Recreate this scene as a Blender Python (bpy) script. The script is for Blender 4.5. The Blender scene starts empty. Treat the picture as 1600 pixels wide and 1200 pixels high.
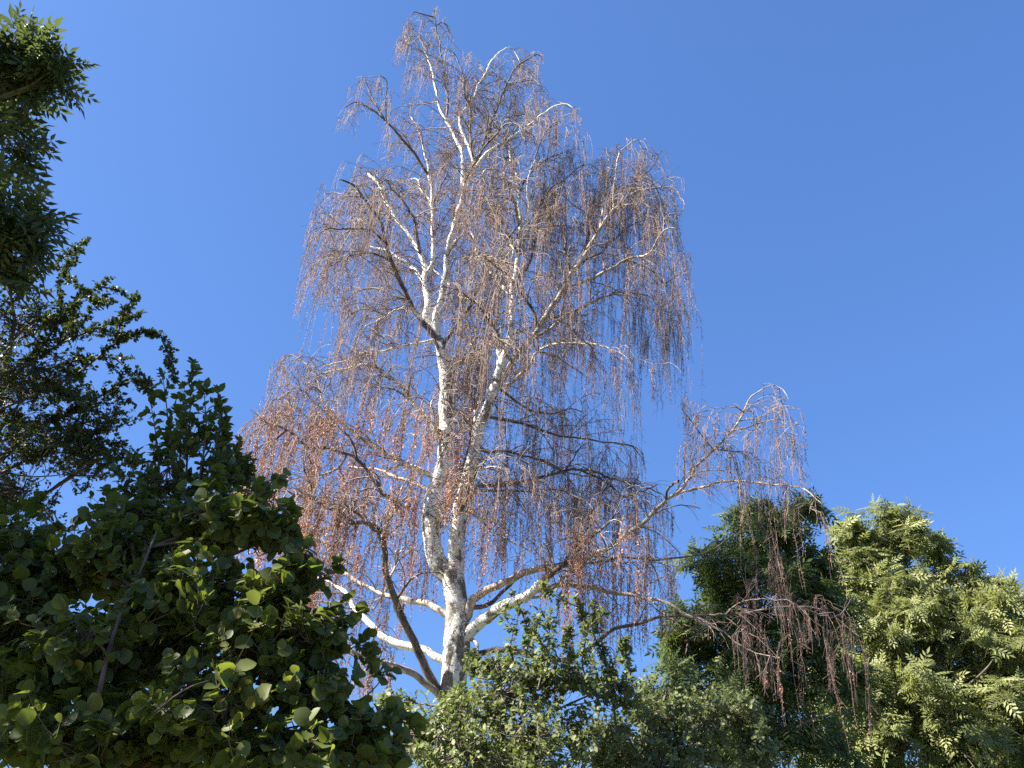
import bpy, math
import numpy as np
from mathutils import Matrix, Vector

sc = bpy.context.scene
C = sc.collection
RNG = np.random.default_rng(7)

# ------------------------------------------------------------------ camera, sky, sun, exposure
PITCH = math.radians(29.0)
CAM = np.array([0.0, 0.0, 1.6])
F = 1200.0                                   # focal length in pixels of a 1600 x 1200 frame
cam_d = bpy.data.cameras.new('camera')
cam_d.sensor_width = 36.0
cam_d.lens = 36.0 * F / 1600.0
cam_d.clip_start = 0.05
cam_d.clip_end = 6000
cam = bpy.data.objects.new('camera', cam_d)
C.objects.link(cam)
cam.location = CAM
cam.rotation_euler = (math.pi / 2 + PITCH, 0, 0)
sc.camera = cam

SUN_EL = math.radians(43.0)
SUN_AZ = math.radians(-98.0)                # from +Y, clockwise; minus = to the left of the view
to_sun = Vector((math.sin(SUN_AZ) * math.cos(SUN_EL), math.cos(SUN_AZ) * math.cos(SUN_EL), math.sin(SUN_EL)))
world = bpy.data.worlds.new('World')
sc.world = world
world.use_nodes = True
wn = world.node_tree.nodes
wl = world.node_tree.links
sky = wn.new('ShaderNodeTexSky')
sky.sky_type = 'NISHITA'
sky.sun_disc = False
sky.sun_elevation = SUN_EL
sky.sun_rotation = SUN_AZ
sky.altitude = 100
sky.air_density = 1.0
sky.dust_density = 1.5
sky.ozone_density = 8.0
EXPOSURE = 2.05
STRENGTH = 0.15
# the phone's tone curve on a clear sky: one curve and one white balance for the whole dome
curve = wn.new('ShaderNodeGamma')
curve.inputs[1].default_value = 0.5
balance = wn.new('ShaderNodeMix')
balance.data_type = 'RGBA'
balance.blend_type = 'MULTIPLY'
balance.inputs[0].default_value = 1.0
k = STRENGTH * 2 ** EXPOSURE
balance.inputs[7].default_value = (0.156 / k, 0.254 / k, 0.445 / k, 1)
wl.new(sky.outputs[0], curve.inputs[0])
wl.new(curve.outputs[0], balance.inputs[6])
wl.new(balance.outputs[2], wn['Background'].inputs[0])
wn['Background'].inputs[1].default_value = STRENGTH

sun_d = bpy.data.lights.new('sun', 'SUN')
sun_d.energy = 5.0
sun_d.angle = math.radians(0.53)
sun_d.color = (1.0, 0.94, 0.85)
sun = bpy.data.objects.new('sun', sun_d)
C.objects.link(sun)
sun.rotation_euler = to_sun.to_track_quat('Z', 'Y').to_euler()

sc.view_settings.view_transform = 'Standard'
sc.view_settings.look = 'None'
sc.view_settings.gamma = 1.0
sc.view_settings.use_curve_mapping = False
sc.view_settings.exposure = EXPOSURE
sc.render.engine = 'CYCLES'
sc.cycles.max_bounces = 6
sc.cycles.transmission_bounces = 4
sc.cycles.use_denoising = False

# ------------------------------------------------------------------ geometry helpers
cP, sP = math.cos(PITCH), math.sin(PITCH)


def at(px, py, Y):
    """world point that stands at ground distance Y on the sight line of a photo pixel"""
    dx, dy = (px - 800.0) / F, (600.0 - py) / F
    t = Y / (cP - dy * sP)
    return CAM + t * np.array([dx, cP - dy * sP, sP + dy * cP])


def mpp(py, Y):
    """metres per photo pixel there"""
    return Y / (cP - (600.0 - py) / F * sP) / F


def project(P):
    d = P - CAM
    dep = d[..., 1] * cP + d[..., 2] * sP
    dep = np.where(np.abs(dep) < 1e-3, 1e-3, dep)
    up = -d[..., 1] * sP + d[..., 2] * cP
    return 800 + F * d[..., 0] / dep, 600 - F * up / dep, dep


def inside(px, py, poly):
    res = np.zeros(px.shape, bool)
    n = len(poly)
    for i in range(n):
        x0, y0 = poly[i]
        x1, y1 = poly[(i + 1) % n]
        if y0 == y1:
            continue
        c = ((y0 > py) != (y1 > py)) & (px < (x1 - x0) * (py - y0) / (y1 - y0) + x0)
        res ^= c
    return res


def unit(v):
    return v / np.maximum(np.linalg.norm(v, axis=-1, keepdims=True), 1e-9)


def rand_unit(n):
    return unit(RNG.normal(size=(n, 3)))


def smooth_line(P, step):
    """Catmull-Rom through control points, resampled about every `step`"""
    P = np.asarray(P, float)
    Q = np.vstack([2 * P[0] - P[1], P, 2 * P[-1] - P[-2]])
    out = []
    for i in range(1, len(Q) - 2):
        n = max(2, int(np.linalg.norm((Q[i + 1] - Q[i])[:3]) / step))
        t = np.linspace(0, 1, n, endpoint=False)[:, None]
        a, b, c, d = Q[i - 1], Q[i], Q[i + 1], Q[i + 2]
        out.append(0.5 * (2 * b + (c - a) * t + (2 * a - 5 * b + 4 * c - d) * t ** 2 + (3 * b - a - 3 * c + d) * t ** 3))
    out.append(P[-1:])
    return np.vstack(out)


class Build:
    """collects vertex and face batches, then links ONE mesh object"""

    def __init__(self):
        self.v, self.f, self.n, self.attr = [], {}, 0, {}
        self.count = []

    def add(self, verts, faces, **attr):
        m = len(verts)
        k = faces.shape[1]
        self.f.setdefault(k, []).append(faces + self.n)
        self.v.append(verts)
        for a, val in attr.items():
            self.attr.setdefault(a, []).append((self.n, np.asarray(val, float)))
        self.n += m

    def tubes(self, P, R, sides=3, cap=True):
        """P (S,N,3) centre lines, R (S,N) radii"""
        S, N, _ = P.shape
        T = unit(np.gradient(P, axis=1))
        ref = np.cross(T[:, 0], T[:, -1])
        weak = np.linalg.norm(ref, axis=1) < 0.05
        alt = np.cross(T[:, N // 2], rand_unit(S))
        ref[weak] = alt[weak]
        if S == 1 and N > 3:
            q = P[0] - P[0].mean(0)
            ref[0] = np.linalg.svd(q, full_matrices=False)[2][2]
        a = ref[:, None, :] - (T * ref[:, None, :]).sum(-1, keepdims=True) * T
        a = unit(a)
        b = np.cross(T, a)
        ang = np.linspace(0, 2 * np.pi, sides, endpoint=False)
        co, si = np.cos(ang), np.sin(ang)
        ring = P[:, :, None, :] + R[:, :, None, None] * (a[:, :, None, :] * co[None, None, :, None] + b[:, :, None, :] * si[None, None, :, None])
        seg = np.linalg.norm(np.diff(P, axis=1), axis=2)
        along = np.concatenate([np.zeros((S, 1)), np.cumsum(seg, 1)], 1) + RNG.uniform(0, 50, (S, 1))
        bark = np.stack([np.broadcast_to(co, (S, N, sides)) * R[:, :, None],
                         np.broadcast_to(si, (S, N, sides)) * R[:, :, None],
                         np.broadcast_to(along[:, :, None], (S, N, sides))], -1)
        base = np.arange(S)[:, None, None] * N * sides + np.arange(N - 1)[None, :, None] * sides
        j = np.arange(sides)[None, None, :]
        j2 = (j + 1) % sides
        fc = np.stack([base + j, base + j2, base + sides + j2, base + sides + j], -1).reshape(-1, 4)
        self.add(ring.reshape(-1, 3), fc, bark=bark.reshape(-1, 3),
                 rad=np.repeat(R.reshape(-1), sides))

    def stamp(self, tv, tf, M, pos, rnd):
        """copies of a small template; M (L,3,3) columns are the axes"""
        L, V = len(pos), len(tv)
        if L == 0:
            return
        vv = np.einsum('lij,vj->lvi', M, tv) + pos[:, None, :]
        off = (np.arange(L) * V)
        for k in sorted({len(f) for f in tf}):
            ff = np.array([f for f in tf if len(f) == k])
            self_f = (off[:, None, None] + ff[None]).reshape(-1, k)
            self.f.setdefault(k, []).append(self_f + self.n)
        self.v.append(vv.reshape(-1, 3))
        self.attr.setdefault('rnd', []).append((self.n, np.repeat(rnd, V)))
        self.n += L * V

    def mesh(self, name, mat, smooth=False):
        me = bpy.data.meshes.new(name)
        V = np.vstack(self.v)
        me.vertices.add(len(V))
        me.vertices.foreach_set('co', V.ravel())
        sizes, loops = [], []
        for k, lst in self.f.items():
            A = np.vstack(lst)
            sizes.append(np.full(len(A), k))
            loops.append(A.ravel())
        sizes = np.concatenate(sizes)
        loops = np.concatenate(loops)
        me.loops.add(len(loops))
        me.loops.foreach_set('vertex_index', loops.astype(np.int32))
        me.polygons.add(len(sizes))
        starts = np.concatenate([[0], np.cumsum(sizes)[:-1]])
        me.polygons.foreach_set('loop_start', starts.astype(np.int32))
        if smooth:
            me.polygons.foreach_set('use_smooth', np.ones(len(sizes), bool))
        me.update(calc_edges=True)
        for a, lst in self.attr.items():
            dim = 3 if lst[0][1].ndim == 2 else 1
            buf = np.zeros((len(V), dim))
            for s, val in lst:
                buf[s:s + len(val)] = val.reshape(len(val), dim)
            at_ = me.attributes.new(a, 'FLOAT_VECTOR' if dim == 3 else 'FLOAT', 'POINT')
            at_.data.foreach_set('vector' if dim == 3 else 'value', buf.ravel())
        me.materials.append(mat)
        return me

    def build(self, name, mat, parent=None, origin=None, smooth=False, kind=None):
        if self.n == 0:
            return None
        if origin is not None:
            self.v = [v - origin for v in self.v]
        o = bpy.data.objects.new(name, self.mesh(name, mat, smooth))
        C.objects.link(o)
        if parent is not None:
            o.parent = parent
        if kind:
            o['kind'] = kind
        return o


def thing(name, label, cat, loc, group=None):
    o = bpy.data.objects.new(name, None)
    o.empty_display_size = 0.3
    C.objects.link(o)
    o.location = Vector(loc)
    o['label'] = label
    o['category'] = cat
    if group:
        o['group'] = group
    return o


# ------------------------------------------------------------------ materials
def new_mat(name):
    m = bpy.data.materials.new(name)
    m.use_nodes = True
    return m, m.node_tree.nodes, m.node_tree.links, m.node_tree.nodes['Principled BSDF']


def attr_node(n, name):
    a = n.new('ShaderNodeAttribute')
    a.attribute_name = name
    return a


def ramp(n, l, src, stops):
    r = n.new('ShaderNodeValToRGB')
    e = r.color_ramp.elements
    while len(e) < len(stops):
        e.new(0.5)
    for k, (p, c) in enumerate(stops):
        e[k].position = p
        e[k].color = (*c, 1) if len(c) == 3 else c
    l.new(src, r.inputs[0])
    return r


def math_node(n, l, op, a, b=None, clamp=False):
    m = n.new('ShaderNodeMath')
    m.operation = op
    m.use_clamp = clamp
    for i, x in enumerate((a, b)):
        if x is None:
            continue
        if isinstance(x, (int, float)):
            m.inputs[i].default_value = x
        else:
            l.new(x, m.inputs[i])
    return m.outputs[0]


def mix_node(n, l, fac, a, b):
    m = n.new('ShaderNodeMix')
    m.data_type = 'RGBA'
    for sock, x in ((m.inputs[0], fac), (m.inputs[6], a), (m.inputs[7], b)):
        if isinstance(x, (int, float)):
            sock.default_value = x
        elif isinstance(x, tuple):
            sock.default_value = (*x, 1)
        else:
            l.new(x, sock)
    return m.outputs[2]


def noise(n, l, vec, scale, detail=3, rough=0.55, stretch=None):
    if stretch:
        mp = n.new('ShaderNodeMapping')
        mp.inputs['Scale'].default_value = stretch
        l.new(vec, mp.inputs[0])
        vec = mp.outputs[0]
    t = n.new('ShaderNodeTexNoise')
    t.inputs['Scale'].default_value = scale
    t.inputs['Detail'].default_value = detail
    t.inputs['Roughness'].default_value = rough
    l.new(vec, t.inputs['Vector'])
    return t.outputs[0]


def bark_white():
    m, n, l, b = new_mat('birch_bark_white')
    v = attr_node(n, 'bark').outputs['Vector']
    r = attr_node(n, 'rad').outputs['Fac']
    tint = ramp(n, l, noise(n, l, v, 5.0, 4), [(0.3, (0.70, 0.62, 0.54)), (0.6, (0.85, 0.82, 0.77))]).outputs[0]
    # dark lenticels: short dashes around the stem
    dash = noise(n, l, v, 1.0, 3, 0.6, (9, 9, 34))
    dm = ramp(n, l, dash, [(0.59, (0, 0, 0)), (0.64, (1, 1, 1))]).outputs[0]
    # rough black plates
    plate = noise(n, l, v, 1.0, 5, 0.65, (5, 5, 2.6))
    big = math_node(n, l, 'MULTIPLY', r, 0.72)
    pm = ramp(n, l, math_node(n, l, 'ADD', plate, big), [(0.62, (0, 0, 0)), (0.665, (1, 1, 1))]).outputs[0]
    rough_col = ramp(n, l, noise(n, l, v, 30, 4), [(0.35, (0.035, 0.028, 0.022)), (0.62, (0.20, 0.165, 0.125))]).outputs[0]
    c = mix_node(n, l, math_node(n, l, 'MULTIPLY', dm, 0.85), tint, (0.06, 0.045, 0.04))
    c = mix_node(n, l, math_node(n, l, 'MULTIPLY', pm, 0.9), c, rough_col)
    # young wood is brown, the white comes with girth
    thin = ramp(n, l, math_node(n, l, 'ADD', r, math_node(n, l, 'MULTIPLY', noise(n, l, v, 6, 2), 0.012)),
                [(0.010, (1, 1, 1)), (0.022, (0, 0, 0))]).outputs[0]
    c = mix_node(n, l, math_node(n, l, 'MULTIPLY', thin, 0.75), c, (0.22, 0.165, 0.135))
    l.new(c, b.inputs['Base Color'])
    b.inputs['Roughness'].default_value = 0.7
    bp = n.new('ShaderNodeBump')
    bp.inputs['Strength'].default_value = 0.6
    bp.inputs['Distance'].default_value = 0.02
    l.new(math_node(n, l, 'SUBTRACT', noise(n, l, v, 22, 4), math_node(n, l, 'MULTIPLY', pm, 0.6)), bp.inputs['Height'])
    l.new(bp.outputs[0], b.inputs['Normal'])
    return m


def bark_brown(name, dark, light, moss=None):
    m, n, l, b = new_mat(name)
    v = attr_node(n, 'bark').outputs['Vector']
    c = ramp(n, l, noise(n, l, v, 9, 5, 0.6, (1.6, 1.6, 0.7)), [(0.36, dark), (0.66, light)]).outputs[0]
    if moss:
        mm = ramp(n, l, noise(n, l, v, 5, 3), [(0.52, (0, 0, 0)), (0.62, (1, 1, 1))]).outputs[0]
        c = mix_node(n, l, math_node(n, l, 'MULTIPLY', mm, 0.7), c, moss)
    l.new(c, b.inputs['Base Color'])
    b.inputs['Roughness'].default_value = 0.8
    bp = n.new('ShaderNodeBump')
    bp.inputs['Strength'].default_value = 0.5
    bp.inputs['Distance'].default_value = 0.015
    l.new(noise(n, l, v, 25, 4), bp.inputs['Height'])
    l.new(bp.outputs[0], b.inputs['Normal'])
    return m


def leaf_mat(name, stops, transl=0.3, tcol=(0.22, 0.32, 0.03), rough=0.5, spec=0.28):
    """leaf blade: each leaf has its own colour out of the stops"""
    m, n, l, b = new_mat(name)
    oi = n.new('ShaderNodeObjectInfo')
    s = math_node(n, l, 'FRACT', math_node(n, l, 'ADD', attr_node(n, 'rnd').outputs['Fac'], oi.outputs['Random']))
    c = ramp(n, l, s, stops).outputs[0]
    tc = n.new('ShaderNodeTexCoord')
    blot = noise(n, l, tc.outputs['Object'], 28, 3)
    c = mix_node(n, l, math_node(n, l, 'MULTIPLY', blot, 0.35), c, tuple(x * 0.55 for x in stops[0][1]))
    l.new(c, b.inputs['Base Color'])
    b.inputs['Roughness'].default_value = rough
    b.inputs['Specular IOR Level'].default_value = spec
    t = n.new('ShaderNodeBsdfTranslucent')
    l.new(mix_node(n, l, 0.6, c, tcol), t.inputs[0])
    mx = n.new('ShaderNodeMixShader')
    mx.inputs[0].default_value = transl
    l.new(b.outputs[0], mx.inputs[1])
    l.new(t.outputs[0], mx.inputs[2])
    l.new(mx.outputs[0], n['Material Output'].inputs['Surface'])
    return m


def withered_mat():
    m, n, l, b = new_mat('withered_birch_leaves')
    c = ramp(n, l, attr_node(n, 'rnd').outputs['Fac'],
             [(0.0, (0.10, 0.06, 0.045)), (0.3, (0.23, 0.12, 0.08)), (0.6, (0.42, 0.185, 0.09)), (0.85, (0.54, 0.20, 0.065)), (1.0, (0.64, 0.32, 0.12))]).outputs[0]
    l.new(c, b.inputs['Base Color'])
    b.inputs['Roughness'].default_value = 0.6
    t = n.new('ShaderNodeBsdfTranslucent')
    l.new(c, t.inputs[0])
    mx = n.new('ShaderNodeMixShader')
    mx.inputs[0].default_value = 0.2
    l.new(b.outputs[0], mx.inputs[1])
    l.new(t.outputs[0], mx.inputs[2])
    l.new(mx.outputs[0], n['Material Output'].inputs['Surface'])
    return m


M_WHITE = bark_white()
M_DARKLIMB = bark_brown('birch_bark_dark', (0.045, 0.033, 0.028), (0.20, 0.155, 0.12))
M_PALELIMB = bark_brown('birch_bark_pale', (0.20, 0.145, 0.105), (0.58, 0.51, 0.42))
M_TWIG = bark_brown('birch_twig_bark', (0.135, 0.08, 0.06), (0.38, 0.27, 0.215))
M_BROWNTWIG = bark_brown('birch_twig_bark_brown', (0.07, 0.045, 0.038), (0.19, 0.13, 0.11))
M_BRANCHLET = bark_brown('birch_branchlet_bark', (0.07, 0.048, 0.038), (0.40, 0.31, 0.25))
M_WITHER = withered_mat()
M_BARK = bark_brown('grey_brown_bark', (0.06, 0.045, 0.035), (0.19, 0.155, 0.12), (0.15, 0.14, 0.06))
M_REDBARK = bark_brown('reddish_bark', (0.075, 0.045, 0.035), (0.20, 0.13, 0.10))

# ------------------------------------------------------------------ ground
m, n, l, b = new_mat('meadow_ground')
tc = n.new('ShaderNodeTexCoord')
l.new(ramp(n, l, noise(n, l, tc.outputs['Object'], 0.7, 6), [(0.35, (0.05, 0.055, 0.02)), (0.65, (0.11, 0.12, 0.045))]).outputs[0], b.inputs['Base Color'])
b.inputs['Roughness'].default_value = 0.95
g = Build()
gx = np.array([[-3000, -3000, 0], [3000, -3000, 0], [3000, 3000, 0], [-3000, 3000, 0]], float)
g.add(gx, np.array([[0, 1, 2, 3]]))
ground = g.build('ground', m)
ground['kind'] = 'structure'

# ------------------------------------------------------------------ the birch
YB = 13.0
# key, parent, bark, photo points, width at start and end (px), depth at the end (m from trunk plane)
LIMBS = [
 ('trunk', None, 'w', [(700, 1290), (702, 1200), (706, 1100), (713, 1020), (714, 960), (711, 925), (706, 895)], 52, 36, 0),
 # left stem and its tops
 ('L', 'trunk', 'w', [(706, 905), (690, 888), (677, 852), (674, 808), (680, 765), (693, 725), (696, 683), (696, 640), (697, 590), (691, 552), (684, 526)], 27, 15, 0.5),
 ('A', 'L', 'd', [(688, 540), (672, 517), (650, 486), (630, 446), (612, 406), (605, 386), (596, 352), (586, 335), (567, 307), (548, 288), (528, 278)], 10, 2.5, -1.2),
 ('A2', 'A', 'd', [(603, 378), (580, 361), (550, 356), (530, 359), (512, 357), (497, 365)], 4, 1.5, -2.4),
 ('A3', 'A', 'd', [(592, 345), (593, 318), (591, 295), (585, 270)], 3.5, 1.5, 0.2),
 ('B', 'L', 'w', [(684, 526), (668, 497), (670, 470), (662, 438), (665, 422), (655, 392), (637, 360), (620, 340), (603, 312), (590, 286), (575, 270)], 11, 3, 1.5),
 ('B2', 'B', 'w', [(664, 428), (675, 416), (676, 387), (677, 350), (676, 300), (667, 260), (660, 228), (652, 200), (640, 180)], 6.5, 2, 0.6),
 ('B2l', 'B2', 'd', [(670, 275), (655, 252), (637, 228), (619, 203), (600, 186), (577, 168), (552, 158), (535, 170)], 5, 1.5, -0.8),
 ('B2m', 'B2l', 'd', [(605, 192), (590, 166), (577, 140), (570, 122)], 3, 1.3, -0.2),
 ('B2n', 'B2l', 'd', [(602, 188), (603, 150), (603, 128), (593, 120)], 2.5, 1.2, -1.3),
 ('B3', 'B', 'w', [(662, 440), (650, 425), (635, 410), (615, 397), (590, 388), (575, 385)], 5, 2, 2.6),
 ('Cs', 'L', 'w', [(684, 528), (682, 502), (690, 470), (695, 435), (700, 385), (710, 357), (720, 320), (726, 294), (738, 272), (742, 262)], 10, 6, -0.3),
 ('C1', 'Cs', 'w', [(722, 300), (721, 250), (714, 219), (699, 194), (687, 164), (683, 143), (676, 110), (664, 76), (652, 60), (640, 60), (631, 72)], 6, 1.5, 0.3),
 ('C1t', 'C1', 'd', [(696, 190), (699, 150), (690, 95), (682, 48), (678, 24), (681, 15)], 3.5, 1.5, -0.4),
 ('C1u', 'C1t', 'd', [(677, 29), (662, 23), (648, 19), (640, 26)], 2.0, 1.2, -0.7),
 ('C1v', 'C1t', 'd', [(681, 40), (690, 35), (698, 40), (702, 52)], 1.8, 1.1, 0.2),
 ('C2', 'Cs', 'd', [(742, 262), (735, 205), (732, 169), (724, 148), (722, 116), (714, 90), (706, 80)], 4.5, 1.5, -1.0),
 ('C2w', 'Cs', 'w', [(714, 219), (720, 190), (728, 168), (738, 155), (752, 128), (766, 100), (782, 81), (796, 74), (806, 82), (812, 100)], 4.5, 1.4, 0.9),
 ('C3', 'Cs', 'd', [(742, 262), (752, 230), (764, 200), (778, 165), (795, 130), (806, 108), (822, 94), (840, 85), (848, 96)], 5, 1.5, 0.4),
 ('C4', 'Cs', 'w', [(742, 260), (760, 240), (787, 222), (819, 200), (850, 176), (869, 165), (886, 163), (900, 172)], 5.5, 1.5, -0.9),
 ('C5', 'C3', 'd', [(757, 218), (770, 212), (792, 188), (812, 180), (828, 178)], 2.5, 1.2, 1.6),
 ('C6', 'Cs', 'd', [(726, 292), (748, 300), (765, 320), (775, 345)], 3, 1.5, -1.6),
 # right stem
 ('D', 'trunk', 'w', [(708, 905), (712, 885), (713, 850), (718, 808), (728, 767), (737, 725), (744, 690), (752, 660), (766, 628), (776, 596)], 26, 13, -0.3),
 ('D2', 'D', 'w', [(738, 722), (739, 690), (744, 650), (750, 612), (752, 580), (748, 556)], 9, 3, 0.8),
 ('E', 'D', 'w', [(774, 600), (781, 580), (778, 545), (772, 513), (760, 486), (745, 473), (725, 465), (702, 443), (680, 424), (655, 415)], 10, 2.5, 1.6),
 ('Fs', 'D', 'w', [(776, 596), (790, 548), (798, 503), (802, 450), (809, 402), (812, 372), (811, 325), (808, 298), (803, 265), (794, 230), (786, 210)], 10, 2.5, 0.4),
 ('F2', 'Fs', 'w', [(810, 390), (818, 365), (827, 330), (823, 300), (829, 270), (838, 245)], 5, 1.6, -0.8),
 ('F3', 'Fs', 'w', [(801, 465), (787, 450), (766, 427), (748, 400), (738, 370), (724, 350), (716, 330)], 6, 2, 1.6),
 ('F4', 'Fs', 'd', [(804, 395), (795, 370), (782, 345), (770, 310), (762, 285)], 3.5, 1.4, -1.3),
 ('F5', 'Fs', 'd', [(803, 440), (818, 425), (830, 400), (838, 365), (850, 330), (858, 290), (862, 262)], 4, 1.5, 1.4),
 ('H', 'L', 'd', [(686, 548), (700, 528), (718, 506), (736, 473), (750, 445), (768, 411), (786, 385), (800, 365), (815, 345)], 5.5, 2, -1.9),
 ('H2', 'L', 'p', [(695, 578), (708, 572), (735, 558), (752, 548), (770, 535), (790, 532)], 4, 1.5, -2.0),
 # the strong right-hand limb
 ('I', 'D', 'p', [(772, 612), (783, 595), (800, 567), (825, 537), (842, 512), (857, 486), (875, 467), (886, 447), (892, 428), (910, 407), (920, 387), (932, 368), (950, 337), (968, 318), (985, 304), (1005, 296), (1037, 292), (1056, 296), (1064, 315)], 11, 2, -0.8),
 ('I1', 'I', 'p', [(826, 538), (862, 512), (890, 490), (912, 478), (940, 464), (968, 456), (1000, 459), (1027, 470), (1045, 490)], 5, 1.6, 0.8),
 ('I2', 'D', 'p', [(776, 608), (797, 600), (815, 583), (829, 568), (836, 553), (852, 540), (876, 535), (910, 535), (935, 536), (962, 548), (980, 560)], 6, 1.6, -1.9),
 ('I3', 'I', 'p', [(886, 448), (912, 442), (938, 427), (962, 415), (981, 404), (1007, 399), (1017, 390), (1031, 366), (1046, 357), (1060, 362)], 5, 1.6, -2.0),
 ('I3b', 'I3', 'd', [(975, 408), (1000, 413), (1022, 425), (1038, 440), (1060, 430), (1078, 420)], 3, 1.3, -1.2),
 ('I4', 'I', 'd', [(932, 365), (922, 345), (911, 330), (893, 317), (880, 305)], 3.5, 1.4, -1.8),
 ('I5', 'I', 'd', [(890, 430), (882, 387), (879, 357), (868, 325), (852, 302), (846, 285)], 4, 1.5, 0.8),
 ('I6', 'I', 'p', [(958, 328), (958, 300), (962, 270), (970, 240), (985, 222), (996, 218), (1002, 232)], 3.5, 1.3, -0.2),
 ('I7', 'I', 'd', [(972, 316), (990, 290), (1003, 277), (1020, 260), (1028, 240), (1034, 236)], 2.8, 1.2, 0.3),
 ('I8', 'I', 'd', [(966, 320), (985, 320), (1000, 315), (1014, 325)], 2.8, 1.2, -1.6),
 ('I9', 'I', 'd', [(855, 490), (872, 500), (880, 472), (882, 440), (884, 420)], 3, 1.3, -1.7),
 ('I10', 'I', 'p', [(935, 358), (945, 310), (952, 270), (948, 232)], 2.8, 1.2, 0.9),
 # left limbs
 ('K', 'L', 'w', [(695, 692), (676, 668), (658, 642), (641, 625), (625, 602), (608, 588), (590, 577), (566, 569), (543, 577), (520, 580), (500, 590)], 8, 2.5, -1.0),
 ('K2', 'K', 'd', [(640, 624), (622, 612), (600, 604), (578, 606), (560, 612)], 3, 1.3, -2.2),
 ('Lw', 'L', 'w', [(687, 535), (676, 532), (655, 535), (626, 542), (590, 552), (557, 560), (530, 566), (505, 572)], 5, 1.8, -1.4),
 ('Lx', 'L', 'w', [(668, 492), (645, 486), (625, 482), (605, 492), (590, 502), (570, 512)], 4.5, 1.5, -1.9),
 ('Mm', 'L', 'w', [(684, 752), (664, 737), (648, 730), (625, 720), (607, 712), (586, 700), (569, 689), (550, 672), (533, 657), (512, 638), (503, 615), (500, 592), (488, 578)], 8, 2.2, -0.8),
 ('M2', 'Mm', 'd', [(503, 610), (490, 604), (475, 612), (460, 606), (448, 612)], 3, 1.3, -1.4),
 ('M3', 'Mm', 'd', [(500, 592), (485, 575), (468, 562), (452, 556), (438, 566)], 3, 1.3, -0.2),
 ('N', 'L', 'p', [(678, 772), (660, 760), (625, 747), (598, 735), (570, 730), (545, 728)], 6, 2, 1.6),
 ('O', 'trunk', 'd', [(704, 1105), (687, 1087), (670, 1057), (650, 1017), (635, 985), (622, 950), (612, 920), (603, 892), (600, 862), (599, 838), (606, 815), (616, 790), (612, 780), (598, 775), (590, 758), (578, 745), (560, 720), (545, 709), (507, 697), (485, 700), (468, 684), (450, 670), (424, 661), (405, 655)], 14, 2, -2.6),
 ('O2', 'O', 'd', [(600, 842), (590, 826), (574, 819), (550, 817), (535, 805), (526, 795), (507, 790), (492, 782), (470, 780), (445, 767), (425, 760)], 7, 1.8, -3.0),
 ('O3', 'O2', 'd', [(492, 784), (486, 757), (475, 735), (470, 712)], 3.5, 1.5, -2.6),
 ('O4', 'O', 'd', [(560, 722), (552, 690), (535, 670), (515, 650), (505, 630)], 3.5, 1.4, -3.0),
 ('O5', 'O', 'd', [(620, 935), (640, 907), (657, 897), (675, 895), (690, 898)], 4, 2, -0.9),
 ('Pp', 'trunk', 'w', [(706, 1040), (690, 1030), (674, 1021), (650, 1014), (625, 1005), (601, 997), (589, 984), (570, 962), (552, 948), (537, 925), (515, 912), (498, 904), (470, 898), (445, 905)], 13, 3, 1.4),
 ('P2', 'Pp', 'd', [(545, 940), (520, 940), (495, 938), (470, 945), (450, 960)], 4, 1.5, 2.2),
 ('Q', 'trunk', 'p', [(706, 965), (686, 955), (670, 946), (650, 941), (622, 934), (600, 927), (575, 916), (550, 905), (530, 888), (519, 868), (505, 850), (488, 838), (465, 832), (450, 838)], 10, 2, 2.6),
 ('Q2', 'Q', 'd', [(545, 901), (525, 895), (500, 895), (475, 885), (455, 870)], 3.5, 1.5, 3.0),
 ('R', 'trunk', 'p', [(700, 1095), (682, 1080), (662, 1069), (640, 1055), (612, 1042), (587, 1034), (555, 1021), (525, 1009), (500, 1000)], 12, 4, -1.6),
 # right, lower
 ('S', 'trunk', 'w', [(716, 1005), (728, 994), (750, 974), (775, 955), (800, 940), (824, 926), (842, 913)], 18, 11, -1.0),
 ('S1', 'S', 'p', [(836, 920), (850, 922), (870, 917), (895, 915), (925, 918), (952, 926), (982, 928), (1010, 936), (1037, 942), (1072, 958), (1107, 978), (1130, 988), (1150, 1010), (1165, 1030)], 8, 2, -1.6),
 ('S3', 'S', 'd', [(836, 917), (855, 902), (875, 884), (898, 862), (920, 842), (945, 822), (965, 800)], 11, 2, -1.9),
 ('S4', 'S', 'p', [(800, 940), (830, 935), (850, 930), (880, 905), (915, 880), (945, 862), (975, 845)], 4.5, 2, -2.0),
 ('T', 'trunk', 'p', [(724, 985), (731, 962), (738, 940), (752, 930), (772, 919), (795, 907), (811, 897), (830, 892), (852, 889), (893, 881), (924, 867), (962, 848), (983, 831), (1003, 818), (1020, 800), (1040, 777), (1058, 764), (1072, 750), (1087, 729), (1109, 708), (1131, 687), (1149, 668), (1162, 646), (1171, 626), (1190, 608), (1208, 602), (1222, 608), (1230, 622)], 13, 0.9, -2.2),
 ('T1', 'T', 'p', [(1042, 776), (1060, 771), (1089, 763), (1110, 755), (1131, 750), (1173, 753), (1205, 755), (1235, 757), (1258, 764), (1278, 780), (1296, 794)], 5, 1.3, -3.0),
 ('T2', 'T', 'd', [(1140, 680), (1152, 670), (1170, 667), (1201, 657), (1225, 655), (1246, 660), (1256, 672)], 2.8, 1.2, -2.8),
 ('T3', 'T', 'd', [(1112, 706), (1130, 703), (1150, 705), (1172, 708), (1182, 722)], 2.6, 1.2, -1.4),
 ('T4', 'T', 'd', [(1038, 778), (1045, 764), (1060, 751)], 4, 3, -2.4),
 ('T5', 'T', 'd', [(1112, 704), (1100, 685), (1085, 665), (1070, 645), (1066, 638)], 2.5, 1.2, -1.8),
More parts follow.
